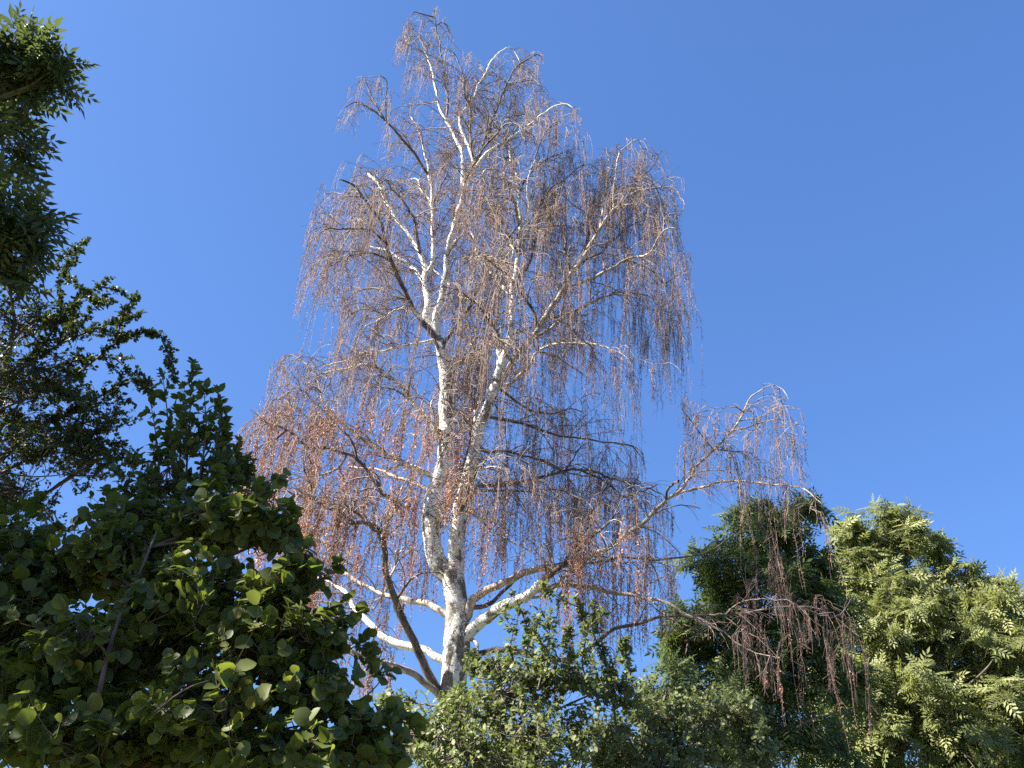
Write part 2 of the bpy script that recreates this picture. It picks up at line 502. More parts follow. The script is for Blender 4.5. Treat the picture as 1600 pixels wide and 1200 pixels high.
 ('T6', 'T', 'd', [(1162, 646), (1150, 635), (1135, 636), (1120, 645)], 2, 1.1, -2.6),
 ('T7', 'T', 'd', [(880, 884), (920, 880), (960, 876), (1002, 874), (1040, 873), (1069, 872), (1095, 867), (1117, 857), (1142, 840), (1160, 838)], 4.5, 1.5, -0.6),
 ('Td', 'T', 'd', [(740, 950), (752, 948), (772, 940), (790, 922), (806, 905)], 8, 4, 0.2),
 ('U', 'D', 'd', [(728, 768), (748, 760), (787, 756), (830, 750), (857, 743), (884, 734), (905, 735), (934, 739), (962, 750), (999, 758), (1020, 765), (1040, 776)], 7, 1.6, 1.6),
 ('U1', 'U', 'd', [(884, 733), (895, 716), (905, 700), (915, 692)], 3, 1.3, 0.6),
 ('U2', 'D', 'd', [(728, 770), (749, 767), (807, 767), (850, 768), (878, 767), (906, 777), (946, 786), (970, 800)], 5, 1.5, -1.6),
 ('U3', 'U', 'd', [(905, 735), (935, 748), (960, 762), (975, 775), (1000, 770), (1030, 757)], 3.5, 1.4, 2.4),
 ('V', 'D', 'd', [(742, 700), (766, 706), (795, 706), (828, 715), (852, 723), (885, 737), (920, 742), (945, 750)], 5, 1.5, 2.4),
 ('V2', 'D', 'd', [(756, 650), (790, 655), (820, 664), (850, 672), (884, 682), (926, 688), (962, 691), (988, 697), (1000, 712)], 5.5, 1.4, 0.8),
 ('V3', 'D', 'd', [(773, 604), (800, 620), (830, 640), (860, 645), (890, 640), (915, 645)], 4.5, 1.4, 2.2),
 ('W', 'D', 'd', [(722, 795), (735, 802), (766, 825), (795, 842), (818, 854), (845, 870)], 4, 1.5, -1.4),
 ('X', 'L', 'd', [(680, 793), (690, 785), (703, 771), (720, 746), (727, 720), (733, 690), (735, 660), (728, 640)], 6, 1.6, -1.2),
 ('X2', 'X', 'p', [(715, 752), (735, 740), (755, 730), (775, 728), (790, 735)], 3, 1.3, -2.0),
 ('Y', 'trunk', 'd', [(716, 1030), (750, 1021), (775, 1015), (810, 1017), (845, 1027), (887, 1030), (912, 1017), (937, 1002), (962, 985), (1000, 975), (1030, 966), (1076, 960), (1133, 958), (1172, 957), (1210, 949), (1248, 947), (1287, 953), (1310, 970), (1344, 997)], 9, 1.0, -2.2),
 ('Y2', 'Y', 'd', [(1130, 958), (1150, 945), (1172, 938), (1195, 934), (1212, 942)], 2.5, 1.2, -2.6),
 ('Y3', 'Y', 'd', [(1248, 947), (1275, 950), (1295, 965), (1320, 955), (1335, 930)], 3, 1.3, -1.6),
 ('Y4', 'Y', 'd', [(1090, 960), (1130, 985), (1155, 1005), (1180, 1020), (1215, 1030)], 3.5, 1.4, -2.8),
 ('A4', 'A', 'd', [(613, 408), (588, 398), (560, 396), (535, 404), (512, 420)], 4, 1.3, -1.8),
 ('A5', 'A', 'd', [(567, 307), (545, 306), (520, 300), (503, 306)], 2.6, 1.2, -0.6),
 ('A6', 'A', 'd', [(640, 466), (612, 462), (585, 452), (560, 455), (538, 470)], 4, 1.3, 0.9),
 ('Lx2', 'Lx', 'd', [(605, 492), (575, 484), (550, 490), (530, 508)], 2.6, 1.2, -0.6),
 ('B4', 'B', 'd', [(622, 342), (600, 335), (572, 322), (548, 322), (525, 335)], 3, 1.2, 2.4),
 ('B5', 'B2', 'd', [(676, 320), (690, 290), (700, 262), (705, 235)], 3, 1.2, 1.6),
 ('O6', 'O', 'd', [(450, 670), (425, 690), (400, 700), (380, 725)], 3, 1.3, -2.0),
 ('O7', 'O2', 'd', [(445, 767), (415, 768), (390, 788), (368, 800)], 3, 1.3, -2.6),
 ('O8', 'O', 'd', [(547, 711), (530, 730), (505, 742), (478, 745), (450, 738)], 3.5, 1.3, -1.4),
 ('Mx', 'Mm', 'd', [(533, 657), (510, 662), (485, 655), (460, 640), (436, 640)], 3.5, 1.3, 0.4),
 ('V4', 'Fs', 'd', [(795, 520), (825, 515), (850, 500), (880, 495), (905, 505)], 3.5, 1.3, 1.8),
 ('V5', 'I', 'd', [(905, 412), (935, 395), (965, 372), (990, 350), (1020, 340), (1045, 345)], 3.5, 1.3, 1.4),
 ('F6', 'Fs', 'd', [(808, 300), (828, 272), (852, 250), (878, 240), (898, 250)], 3.2, 1.2, 0.9),
 ('F7', 'F2', 'd', [(830, 268), (842, 232), (856, 205), (872, 192), (886, 200)], 2.6, 1.1, -1.4),
 ('F8', 'F5', 'd', [(856, 300), (880, 280), (902, 262), (922, 255), (936, 265)], 2.6, 1.1, 0.6),
 ('C7', 'C3', 'd', [(795, 130), (815, 128), (835, 125), (848, 138)], 2.2, 1.0, -0.6),
 ('Zc', 'trunk', 'p', [(726, 996), (738, 1000), (744, 1012), (745, 1028)], 6, 4, -0.6),
]
# limbs that grow mostly towards or away from the viewer, seen through the twigs
_dr = np.random.default_rng(21)
for _i, (par, x, y) in enumerate([('L', 676, 830), ('L', 695, 650), ('L', 693, 600), ('Cs', 698, 400), ('B', 655, 395), ('Fs', 801, 470), ('Fs', 811, 350),
                                  ('D', 740, 715), ('D', 720, 800), ('D', 768, 625), ('I', 842, 512), ('I', 911, 407), ('E', 772, 513), ('L', 676, 860),
                                  ('Cs', 720, 320), ('B2', 676, 330), ('I', 800, 567), ('D', 752, 660), ('L', 688, 735), ('T', 893, 881), ('O', 601, 850), ('Q', 600, 927)]):
    sg = 1 if _i % 2 else -1
    ex, ey = _dr.uniform(-95, 95), _dr.uniform(-130, -40)
    pts = [(x, y), (x + ex * .3 + _dr.uniform(-8, 8), y + ey * .45), (x + ex * .7, y + ey * .85), (x + ex, y + ey), (x + ex * 1.25, y + ey * 0.9)]
    LIMBS.append(('extra%d' % _i, par, 'd' if _i % 3 else 'p', pts, 5, 1.6, (1.8 + 1.0 * _dr.uniform()) if sg > 0 else -_dr.uniform(2.2, 4.0)))

CROWN = [(630, 30), (648, 10), (690, 10), (714, 60), (735, 80), (780, 68), (852, 80), (860, 156), (908, 158), (912, 230), (945, 232), (990, 210),
         (1038, 228), (1072, 268), (1068, 380), (1090, 410), (1092, 500), (1078, 600), (1045, 655), (1022, 655), (1016, 585), (1002, 600), (1000, 680), (1012, 690), (1010, 752),
         (1040, 765), (1058, 700), (1046, 648), (1062, 648), (1100, 612), (1150, 632), (1172, 598), (1215, 590), (1252, 625), (1270, 740), (1300, 780),
         (1325, 820), (1345, 960), (1368, 1030), (1362, 1210), (1270, 1210), (1190, 1080), (1150, 1060), (1130, 1000), (1020, 1015), (1000, 1030), (950, 1070), (800, 1110),
         (600, 1120), (480, 1050), (390, 950), (330, 830), (345, 700), (390, 640), (416, 640), (412, 610), (424, 550), (480, 545), (505, 530), (500, 490), (470, 555),
         (456, 500), (474, 370), (486, 300), (500, 270), (518, 238), (516, 178), (546, 122), (606, 114), (620, 60)]
GAPS = [[(1012, 655), (1058, 662), (1060, 700), (1040, 762), (1012, 755), (1006, 690)],
        [(470, 505), (528, 490), (530, 530), (490, 548)],
        [(1100, 800), (1150, 795), (1165, 850), (1120, 900), (1075, 960), (1060, 900)],
        [(620, 950), (690, 965), (690, 1010), (640, 1000)], [(760, 960), (800, 950), (800, 1010), (752, 1012)]]


def rust_at(px, py):
    """how many brown withered leaves still cling here: many low on the left, few at the top"""
    a = np.clip((py - 560) / 130, 0, 1) * np.clip((800 - px) / 90, 0.0, 1)
    b = np.clip((py - 760) / 90, 0, 1) * np.clip((1080 - px) / 80, 0, 1) * 0.85
    c = 0.30 * np.clip((py - 380) / 150, 0, 1)
    return np.clip(np.maximum(np.maximum(a, b), c), 0.2, 1)


def in_crown(P, slack=0.0):
    px, py, _ = project(P)
    ok = inside(px, py, CROWN)
    for gp in GAPS:
        ok &= ~inside(px, py, gp)
    return ok


birch_base = at(700, 1290, YB)
birch_base[2] = 0.0
birch = thing('birch_tree', 'tall silver birch with white forked trunk, bare drooping twigs and withered brown leaves', 'tree', birch_base)

LINES = {}
BARK_OF = {q[0]: q[2] for q in LIMBS}


def limb_line(key, par, pts, w0, w1, y1):
    pts = np.array(pts, float)
    nP = len(pts)
    seg = np.concatenate([[0], np.cumsum(np.linalg.norm(np.diff(pts, axis=0), axis=1))])
    t = seg / seg[-1]
    y0 = 0.0
    start = None
    if par:
        Lp, Rp = LINES[par]
        qx, qy, _ = project(Lp)
        k = np.argmin((qx - pts[0, 0]) ** 2 + (qy - pts[0, 1]) ** 2)
        start = Lp[k]
        y0 = start[1] - YB
    Y = YB + y0 + (y1 - y0) * t ** 1.15 + 0.10 * np.sin(t * 7 + seg[-1]) * t * (1 - t) * 4
    P = np.array([at(pts[i, 0], pts[i, 1], Y[i]) for i in range(nP)])
    if start is not None:
        P[0] = start
    R = np.array([0.5 * (w0 + (w1 - w0) * t[i] ** 0.8) * mpp(pts[i, 1], Y[i]) for i in range(nP)])
    R *= {'w': 1.18, 'p': 1.15, 'd': 1.1}[BARK_OF[key]] if par else 1.0
    PR = smooth_line(np.column_stack([P, R]), 0.09)
    P, R = PR[:, :3], np.maximum(PR[:, 3], 0.004)
    if par is not None:
        w = np.convolve(RNG.normal(size=(len(P) + 8)), np.ones(5) / 5, 'same')[4:-4]
        v = np.convolve(RNG.normal(size=(len(P) + 8)), np.ones(5) / 5, 'same')[4:-4]
        env = np.clip(np.arange(len(P)) / 6, 0, 1)
        P = P + (np.stack([w, np.zeros_like(w), v], 1) * 0.040) * env[:, None] * (1 if key not in ('L', 'D') else 0.35)
    R = R * (1 + 0.06 * np.interp(np.arange(len(R)), np.arange(0, len(R) + 4, 4), RNG.normal(size=len(np.arange(0, len(R) + 4, 4)))))
    return P, R


def grow(starts, d0, L, N, grav, jit, wind=-0.02):
    """arching shoots: leave along d0 and bend over towards the ground"""
    S = len(starts)
    P = np.zeros((S, N, 3))
    P[:, 0] = starts
    d = d0.copy()
    st = (L / (N - 1))[:, None]
    for i in range(1, N):
        d = unit(d + np.array([wind, 0, -grav]) + RNG.normal(size=(S, 3)) * jit)
        P[:, i] = P[:, i - 1] + d * st
    return P


def hang(starts, d0, L, lean, N=9):
    """hanging strands: turn down within the first third, then swing a little with the wind"""
    S = len(starts)
    P = np.zeros((S, N, 3))
    P[:, 0] = starts
    st = (L / (N - 1))[:, None]
    for i in range(1, N):
        w = math.exp(-0.85 * (i - 0.4))
        d = unit(d0 * w + lean * (1 - w) + RNG.normal(size=(S, 3)) * 0.055)
        P[:, i] = P[:, i - 1] + d * st
    return P


def thin_front(P):
    """share of strands left out: the inner crown by the stems is barer than the rim"""
    out = np.zeros(len(P))
    mid = P[:, 4]
    for k in LINES:
        if LINES[k][1].max() > 0.024:
            Q = LINES[k][0][::3]
            d = mid[:, None, :] - Q[None]
            dh = np.hypot(d[..., 0], 0.15 * np.minimum(d[..., 1], 0) + 0.9 * np.maximum(d[..., 1], 0))
            dd = np.hypot(dh, np.maximum(np.abs(d[..., 2]) - 0.5, 0)).min(1)
            w = 0.93 if k in ('trunk', 'L', 'D', 'Cs', 'Fs', 'B') else (0.6 if k in ('E', 'I', 'B2', 'T', 'S', 'K', 'Pp', 'Mm', 'A', 'O') else 0.4)
            out = np.maximum(out, w * np.clip(1.45 - dd / 0.5, 0, 1))
    return np.maximum(out, 0.08)


def fit_hang(starts, d0, L, lean, drop_u):
    P = hang(starts, d0, L, lean)
    ok = in_crown(P[:, -1]) & in_crown(P[:, 5])
    drop = drop_u < thin_front(P)
    for shr in (0.6, 0.4):
        bad = ~ok
        if bad.any():
            L2 = L[bad] * shr
            Pb = hang(starts[bad], d0[bad], L2, lean[bad])
            okb = in_crown(Pb[:, -1]) & in_crown(Pb[:, 5])
            P[bad] = Pb
            L = L.copy()
            L[bad] = L2
            ok[np.where(bad)[0][okb]] = True
    ok &= ~drop
    return P[ok], L[ok]


# withered leaf: a small folded blade hanging by its tip
WL_V = np.array([[0, 0, 0], [0.42, 0.45, 0.16], [0, 1.0, 0.0], [-0.42, 0.45, 0.16]], float)
WL_F = [(0, 1, 2), (0, 2, 3)]


def bits_on(P, L, rate):
    """positions scattered along strands"""
    S, N, _ = P.shape
    px, py, _ = project(P[:, N // 2])
    rust = rust_at(px, py)
    cnt = RNG.poisson(np.maximum(L * rate * (0.55 + 1.5 * rust) * RNG.lognormal(-0.25, 0.7, S), 0.01))
    idx = np.repeat(np.arange(S), cnt)
    if len(idx) == 0:
        return np.zeros((0, 3)), np.zeros(0)
    t = np.clip(RNG.beta(1.3, 1.2, len(idx)) * 0.9 + 0.1, 0, 1) * (N - 1.001)
    i = t.astype(int)
    f = (t - i)[:, None]
    return P[idx, i] * (1 - f) + P[idx, i + 1] * f, rust[idx]


for (key, par, bark, pts, w0, w1, y1) in LIMBS:
    P, R = limb_line(key, par, pts, w0, w1, y1)
    if key == 'trunk':
        R[:6] *= np.linspace(1.25, 1.0, 6)
        P = np.vstack([[[birch_base[0], birch_base[1], -0.1]], P[1:]])
    LINES[key] = (P, R)

BARKS = {'w': M_WHITE, 'd': M_DARKLIMB, 'p': M_PALELIMB}
n_strand = 0
for (key, par, bark, pts, w0, w1, y1) in LIMBS:
    P, R = LINES[key]
    bld = Build()
    if key not in ('trunk', 'T4', 'S', 'Zc'):
        R = R.copy()
        R[-1] = 0.002
    bld.tubes(P[None], R[None], sides=14 if R.max() > 0.08 else (8 if R.max() > 0.03 else 6))
    if key == 'S':                                             # the torn end of the snapped limb: splinters
        e, tdir = P[-1], unit(P[-1] - P[-4])
        for a in np.linspace(0, 6.28, 9, endpoint=False):
            side = unit(np.cross(tdir, [math.cos(a), math.sin(a), 0.3]))
            q0 = e + side * R[-1] * 0.72 - tdir * 0.05
            ln = RNG.uniform(0.06, 0.22)
            bld.tubes(np.array([[q0, q0 + tdir * ln * 0.5, q0 + tdir * ln - side * 0.01]]), np.array([[0.03, 0.022, 0.003]]), 4)
    lo = bld.build('trunk' if key == 'trunk' else ('limb' if w0 >= 7 else 'branch'), BARKS[bark], birch, birch_base, smooth=True)
    if key in ('trunk', 'Zc', 'T4', 'Td'):
        continue
    # --- side shoots of this limb
    seg = np.linalg.norm(np.diff(P, axis=0), axis=1)
    cum = np.concatenate([[0], np.cumsum(seg)])
    tot = cum[-1]
    begin = {'L': 0.25, 'D': 0.35, 'O': 0.42, 'Pp': 0.45, 'T': 0.36, 'S': 2, 'I': 0.16, 'Y': 0.3, 'R': 0.4, 'Q': 0.3}.get(key, 0.12)
    sp = {'L': 0.34, 'D': 0.36, 'T': 0.19, 'T1': 0.34, 'Y': 0.32, 'Y2': 0.35, 'Y3': 0.3, 'Y4': 0.35, 'S1': 0.4, 'R': 0.3, 'Pp': 0.22}.get(key, 0.155)
    ns = int(tot * max(0, 1 - begin) / sp)
    if ns < 1:
        continue
    s = np.sort(RNG.uniform(begin * tot, tot * 0.995, ns))
    ii = np.clip(np.searchsorted(cum, s) - 1, 0, len(P) - 2)
    ff = ((s - cum[ii]) / np.maximum(seg[ii], 1e-6))[:, None]
    st = P[ii] * (1 - ff) + P[ii + 1] * ff
    tan = unit(P[np.minimum(ii + 1, len(P) - 1)] - P[ii])
    rr = R[ii]
    d0 = unit(tan * 0.75 + rand_unit(ns) * np.array([0.85, 0.95, 0.55]) + np.array([0, 0, 0.38]))
    L = RNG.uniform(0.45, 1.35, ns) * (1.0 - 0.35 * s / tot)
    if key == 'T1':
        L *= 0.5
    sec = grow(st, d0, L, 8, 0.15, 0.14)
    keep = in_crown(sec[:, -1]) & in_crown(sec[:, 4])
    sec, L, rr = sec[keep], L[keep], rr[keep]
    # the limb's own tip bends over as well
    tw = Build()
    bl = Build()
    if len(sec):
        r0 = np.clip(rr * 0.55, 0.006, 0.015)[:, None]
        bl.tubes(sec, r0 * np.linspace(1, 0.42, 8)[None], 4)
    # --- third order
    allp, alld, alll = [], [], []
    if len(sec):
        k3 = 6
        si = np.repeat(np.arange(len(sec)), k3)
        tt = RNG.uniform(0.15, 1.0, len(si)) * 6.99
        a = tt.astype(int)
        f = (tt - a)[:, None]
        p3 = sec[si, a] * (1 - f) + sec[si, a + 1] * f
        t3 = unit(sec[si, a + 1] - sec[si, a])
        d3 = unit(t3 * 0.7 + rand_unit(len(si)) * 0.8 + np.array([0, 0, 0.12]))
        l3 = RNG.uniform(0.15, 0.55, len(si))
        ter = grow(p3, d3, l3, 5, 0.24, 0.16)
        ter = ter[in_crown(ter[:, -1])]
        if len(ter):
            bl.tubes(ter, np.full((len(ter), 1), 0.0050) * np.linspace(1, 0.6, 5)[None], 3)
            kk = 2
            ti = np.repeat(np.arange(len(ter)), kk)
            tj = RNG.integers(2, 5, len(ti))
            allp.append(ter[ti, tj])
            alld.append(unit(ter[ti, tj] - ter[ti, tj - 1] + rand_unit(len(ti)) * 0.3))
        ti = np.repeat(np.arange(len(sec)), 2)
        allp.append(sec[ti, -1])
        alld.append(unit(sec[ti, -1] - sec[ti, -2] + rand_unit(len(ti)) * 0.35))
    allp.append(np.repeat(P[-1:], 5, 0))
    alld.append(unit(np.repeat(unit(P[-1:] - P[-3:-2]), 5, 0) + rand_unit(5) * 0.5))
    sp_, sd_ = np.vstack(allp), np.vstack(alld)
    # strands hang in tassels: a leader and a few that cling to it
    few = {'Y': 1.0, 'Y2': 0.9, 'Y3': 1.1, 'Y4': 1.1, 'S1': 0.8, 'T1': 0.4, 'extra': 0.5}.get('extra' if key.startswith('extra') else key, 1.0)
    pick = RNG.permutation(len(sp_))[:max(2, int(len(sp_) * 0.285 * few))]
    rep_ = RNG.integers(2, 6, len(pick))
    src = np.repeat(pick, rep_)
    ld = np.repeat(np.arange(len(pick)), rep_)
    sp_ = sp_[src] + RNG.normal(size=(len(src), 3)) * 0.022
    sd_ = unit(sd_[src] + RNG.normal(size=(len(src), 3)) * 0.10)
    lean0 = np.stack([-0.075 + RNG.normal(size=len(pick)) * 0.05, RNG.normal(size=len(pick)) * 0.05, -np.ones(len(pick))], 1)
    lean = lean0[ld] + RNG.normal(size=(len(src), 3)) * np.array([0.022, 0.022, 0])
    lead_len = RNG.lognormal(-0.16, 0.5, len(pick))[ld]
    drop_u = RNG.uniform(size=len(pick))[ld]
    # tassels: strands that start close together share a length
    tassel = np.sin(sp_[:, 0] * 5.1 + sp_[:, 2] * 1.3) * np.cos(sp_[:, 1] * 4.3) * 0.5 + 0.5
    Ls = np.clip(lead_len * RNG.uniform(0.55, 1.1, len(sp_)) * (0.6 + 0.9 * tassel), 0.18, 2.5)
    px_, py_, _ = project(sp_)
    Ls *= np.where((px_ > 960) & (py_ < 620) | (px_ < 545) & (py_ < 420), 1.5, 1.0)
    Ls *= np.where(py_ < 200, 0.75, 1.0)
    if key == 'T1':
        Ls *= np.where(px_ > 1215, 0.95, 0.55)
    H, Lh = fit_hang(sp_, sd_, Ls, lean, drop_u)
    n_strand += len(H)
    leaves = Build()
    if len(H):
        tw.tubes(H, np.full((len(H), 1), 0.0036) * np.linspace(1.0, 0.5, 9)[None], 3)
        # fine side twigs
        bp_, _r = bits_on(H, Lh, 3.2)
        if len(bp_):
            dd = unit(rand_unit(len(bp_)) * 0.7 + np.array([-0.05, 0, -0.8]))
            ln = RNG.uniform(0.05, 0.17, len(bp_))[:, None]
            tw.tubes(np.stack([bp_, bp_ + dd * ln * 0.5, bp_ + dd * ln + np.array([0, 0, -0.012])], 1), np.full((len(bp_), 3), 0.0026), 3)
        for rate, size in ((15.0, (0.018, 0.034)),):
            bp_, br_ = bits_on(H, Lh, rate)
            bp_ = bp_ + rand_unit(len(bp_)) * RNG.uniform(0, 0.028, (len(bp_), 1))
            ay = unit(rand_unit(len(bp_)) * 0.75 + np.array([0, 0, -0.7]))
            ax = unit(np.cross(ay, rand_unit(len(bp_))))
            az = np.cross(ax, ay)
            sz = RNG.uniform(*size, len(bp_)) * (0.75 + 0.45 * br_)
            wid = RNG.uniform(0.45, 1.15, len(bp_))
            Mx = np.stack([ax * (sz * wid)[:, None], ay * sz[:, None], az * sz[:, None]], -1)
            leaves.stamp(WL_V, WL_F, Mx, bp_, np.clip(0.02 + 0.66 * br_ + RNG.normal(size=len(bp_)) * 0.20, 0, 1))
    if bl.n:
        bl.build('branchlets', M_BRANCHLET if key[0] != 'Y' else M_BROWNTWIG, lo, birch_base, kind='stuff')
    if tw.n:
        tw.build('hanging_twigs', M_TWIG if key[0] != 'Y' else M_BROWNTWIG, lo, birch_base, kind='stuff')
    if leaves.n:
        leaves.build('withered_leaves', M_WITHER, lo, birch_base, kind='stuff')
print('strands', n_strand)

# ------------------------------------------------------------------ leafy trees and shrubs
def fold(xs, w, curl=0.0):
    """leaf outline from half widths along the midrib, folded along it"""
    V, Fc = [], []
    k = len(xs)
    for i, (x, h) in enumerate(zip(xs, w)):
        V.append((0, x, -curl * x * x))
    Lf = []
    for i in range(1, k - 1):
        V.append((w[i], xs[i], 0.22 * w[i] - curl * xs[i] ** 2))
        V.append((-w[i], xs[i], 0.22 * w[i] - curl * xs[i] ** 2))
    for i in range(k - 1):
        for s in (0, 1):
            a, b2 = i, i + 1
            la = None if i == 0 else k + 2 * (i - 1) + s
            lb = None if i + 1 == k - 1 else k + 2 * i + s
            q = [a] + ([la] if la is not None else []) + ([lb] if lb is not None else []) + [b2]
            Fc.append(tuple(q if s == 0 else q[::-1]))
    return np.array(V, float), Fc


LEAF_OVAL = fold([0, 0.30, 0.68, 1.0], [0, 0.25, 0.24, 0], 0.12)
LEAF_SMALL = fold([0, 0.5, 1.0], [0, 0.32, 0], 0.1)
LEAF_ROUND = fold([0, 0.10, 0.36, 0.68, 0.88, 1.0], [0, 0.28, 0.45, 0.42, 0.22, 0], 0.16)


def compound(pairs, leng, wid, curl):
    V, Fc = [], []
    lv, lf = fold([0, 0.45, 1.0], [0, 1.0, 0], 0.05)

    def put(o, d, s):
        d = np.array(d, float) / np.linalg.norm(d)
        x = np.cross(d, [0, 0, 1.0])
        x /= np.linalg.norm(x)
        z = np.cross(x, d)
        k = len(V)
        for (a, b2, c) in lv:
            V.append(np.array(o) + x * a * wid * s + d * b2 * leng * s + z * c * leng * s * 0.35)
        Fc.extend([tuple(i + k for i in f) for f in lf])
    V.extend([np.array((0.008, 0, 0)), np.array((-0.008, 0, 0)), np.array((0, 1.0, -curl)), np.array((0, 0.5, 0.012 - curl * .25))])
    Fc.extend([(0, 2, 3), (1, 3, 2), (0, 3, 1)])
    for i in range(pairs):
        y = 0.26 + 0.62 * i / max(1, pairs - 1)
        for s in (-1, 1):
            put((0, y, -curl * y * y), (s * 0.85, 0.62, -0.18), 0.85 + 0.2 * math.sin(3.1 * (i + 1) / pairs))
    put((0, 0.97, -curl), (0, 1, -0.25), 1.0)
    return np.array(V), Fc


LEAF_ASH = compound(4, 0.36, 0.066, 0.16)


def frames(d, up, jit):
    """leaf axes: y along d, z near up"""
    n_ = len(d)
    z = unit(up + RNG.normal(size=(n_, 3)) * jit)
    y = unit(d)
    x = unit(np.cross(y, z))
    z = np.cross(x, y)
    return np.stack([x, y, z], -1)


def make_leafy(name, label, cat, base_px, Yb, lobes, sprays, leaf, leaf_m, bark_m, size, per_shoot, shoot_len, n_shoots, group=None, n_parts=0,
               tilt=(0.6, 0.6), jit=0.45, spread=0.9, shell=0.45, trunks=None, trunk_r=0.06, hubs=3, twig_r=0.004, upbias=0.35, extra_branches=(), tuft=False, drop=0.0, clump=0, side_sprays=0):
    base = at(base_px, 1230, Yb)
    base[2] = 0
    root = thing(name, label, cat, base, group)
    # trunk and limbs
    cents = np.array([at(x, y, Y) for (x, y, Y, rx, ry, rd) in lobes])
    rads = np.array([[rx * mpp(y, Y), rd, ry * mpp(y, Y)] for (x, y, Y, rx, ry, rd) in lobes])
    top = cents[:, 2].max()
    ctr = (cents * rads[:, :1]).sum(0) / rads[:, 0].sum()
    wood = Build()
    tl = smooth_line(np.array([[base[0], base[1], -0.1, trunk_r * 1.25], [base[0] * .85 + ctr[0] * .15 + .05, base[1] * .85 + ctr[1] * .15, ctr[2] * 0.35, trunk_r],
                               [base[0] * .4 + ctr[0] * .6, base[1] * .4 + ctr[1] * .6, ctr[2] * 0.85, trunk_r * 0.75],
                               [ctr[0], ctr[1], top * 0.6 + ctr[2] * 0.4, trunk_r * 0.4]]), 0.25)
    wood.tubes(tl[None, :, :3], tl[None, :, 3], 9)
    wood.build('trunk', bark_m, root, base, smooth=True)
    limbs_b = Build()
    hub_p = []
    for c, r in zip(cents, rads):
        cand = tl[(tl[:, 2] < c[2] - 0.1)]
        if len(cand) == 0:
            cand = tl[:3]
        k = np.argmin(np.linalg.norm(cand[:, :3] - c, axis=1) + 0.35 * np.abs(cand[:, 2] - (c[2] - 0.8 * np.linalg.norm(c - ctr))))
        s = cand[k, :3]
        mid = s * 0.5 + c * 0.5 + np.array([0, 0, 0.08 * np.linalg.norm(c - s)]) + RNG.normal(size=3) * 0.06
        ln = smooth_line(np.array([[*s, cand[k, 3] * 0.55], [*mid, trunk_r * 0.3], [*c, trunk_r * 0.16]]), 0.2)
        limbs_b.tubes(ln[None, :, :3], ln[None, :, 3], 6)
        hub_p.append(c)
        for _ in range(hubs):
            h = c + unit(RNG.normal(size=3)) * r * 0.55
            q = ln[int(len(ln) * RNG.uniform(0.5, 0.95)), :3]
            l2 = smooth_line(np.array([[*q, trunk_r * 0.17], [*((q + h) / 2 + RNG.normal(size=3) * 0.04), trunk_r * 0.12], [*h, trunk_r * 0.08]]), 0.15)
            limbs_b.tubes(l2[None, :, :3], l2[None, :, 3], 5)
            hub_p.append(h)
    for (pts, Ys, wa, wb) in extra_branches:
        q = np.array([[*at(x, y, Y), 0] for (x, y), Y in zip(pts, Ys)])
        q[:, 3] = np.linspace(wa, wb, len(q)) * 0.5 * mpp(pts[0][1], Ys[0])
        q = smooth_line(q, 0.1)
        eb = Build()
        eb.tubes(q[None, :, :3], q[None, :, 3], 7)
        eb.build('branch', bark_m, root, base, smooth=True)
    hub_p = np.array(hub_p)
    # shoots in the lobes
    area = rads[:, 0] * rads[:, 2] + 0.5 * rads[:, 1] * (rads[:, 0] + rads[:, 2])
    cnt = np.maximum(3, (n_shoots * area / area.sum()).astype(int))
    sp, sd, out = [], [], []
    for c, r, k in zip(cents, rads, cnt):
        d = rand_unit(k)
        rf = RNG.uniform(0, 1, k) ** shell
        if clump:                                              # foliage masses gather at branch ends
            nt = max(2, k // clump)
            td = rand_unit(nt)
            tr = RNG.uniform(0, 1, nt) ** shell * (1 + 0.10 * RNG.normal(size=nt))
            j = RNG.integers(0, nt, k)
            tp = td * tr[:, None] * r
            off = RNG.normal(size=(k, 3)) * np.array([1, 1, 0.75]) * 0.20 * min(1.0, r.mean())
            sp.append(c + tp[j] + off)
            d = unit(td[j] * 0.6 + unit(off) * 0.7)
        else:
            sp.append(c + d * r * rf[:, None] * (1 + 0.16 * RNG.normal(size=(k, 1))))
        sd.append(unit(d * 0.75 + rand_unit(k) * 0.45 + np.array([0, 0, upbias])))
        out.append(d)
    sl = [np.full(len(x), 1.0) for x in sp]
    twigs = Build()
    more = []
    for (pts, Y, wpx, dens) in sprays:
        for _ in range(side_sprays):
            i = RNG.integers(1, len(pts))
            a0, a1 = np.array(pts[i - 1], float), np.array(pts[i], float)
            q0 = a0 + (a1 - a0) * RNG.uniform(0.2, 0.9)
            an = math.atan2(*(a1 - a0)[::-1]) + RNG.choice([-1, 1]) * RNG.uniform(0.5, 1.0)
            ll = RNG.uniform(35, 80)
            q2 = q0 + ll * np.array([math.cos(an), math.sin(an)])
            q1 = (q0 + q2) / 2 + RNG.uniform(-5, 5, 2)
            y0_ = Y[0] if isinstance(Y, tuple) else Y
            more.append(([tuple(q0), tuple(q1), tuple(q2)], (y0_, y0_ + RNG.uniform(-0.4, 0.4)), wpx * 0.6, dens * 0.8))
    for (pts, Y, wpx, dens) in list(sprays) + more:
        Ys = np.linspace(Y[0], Y[1], len(pts)) if isinstance(Y, tuple) else np.full(len(pts), Y)
        q = np.array([[*at(x, y, yy), 0] for (x, y), yy in zip(pts, Ys)])
        q[:, 3] = np.linspace(wpx, 1.0, len(q)) * 0.5 * mpp(pts[0][1], Ys[0])
        q = smooth_line(q, 0.05)
        limbs_b.tubes(q[None, :, :3], np.maximum(q[None, :, 3], 0.0025), 5)
        k = max(3, int(dens * len(q) * 0.05))
        i = RNG.integers(int(len(q) * 0.2), len(q) - 1, k)
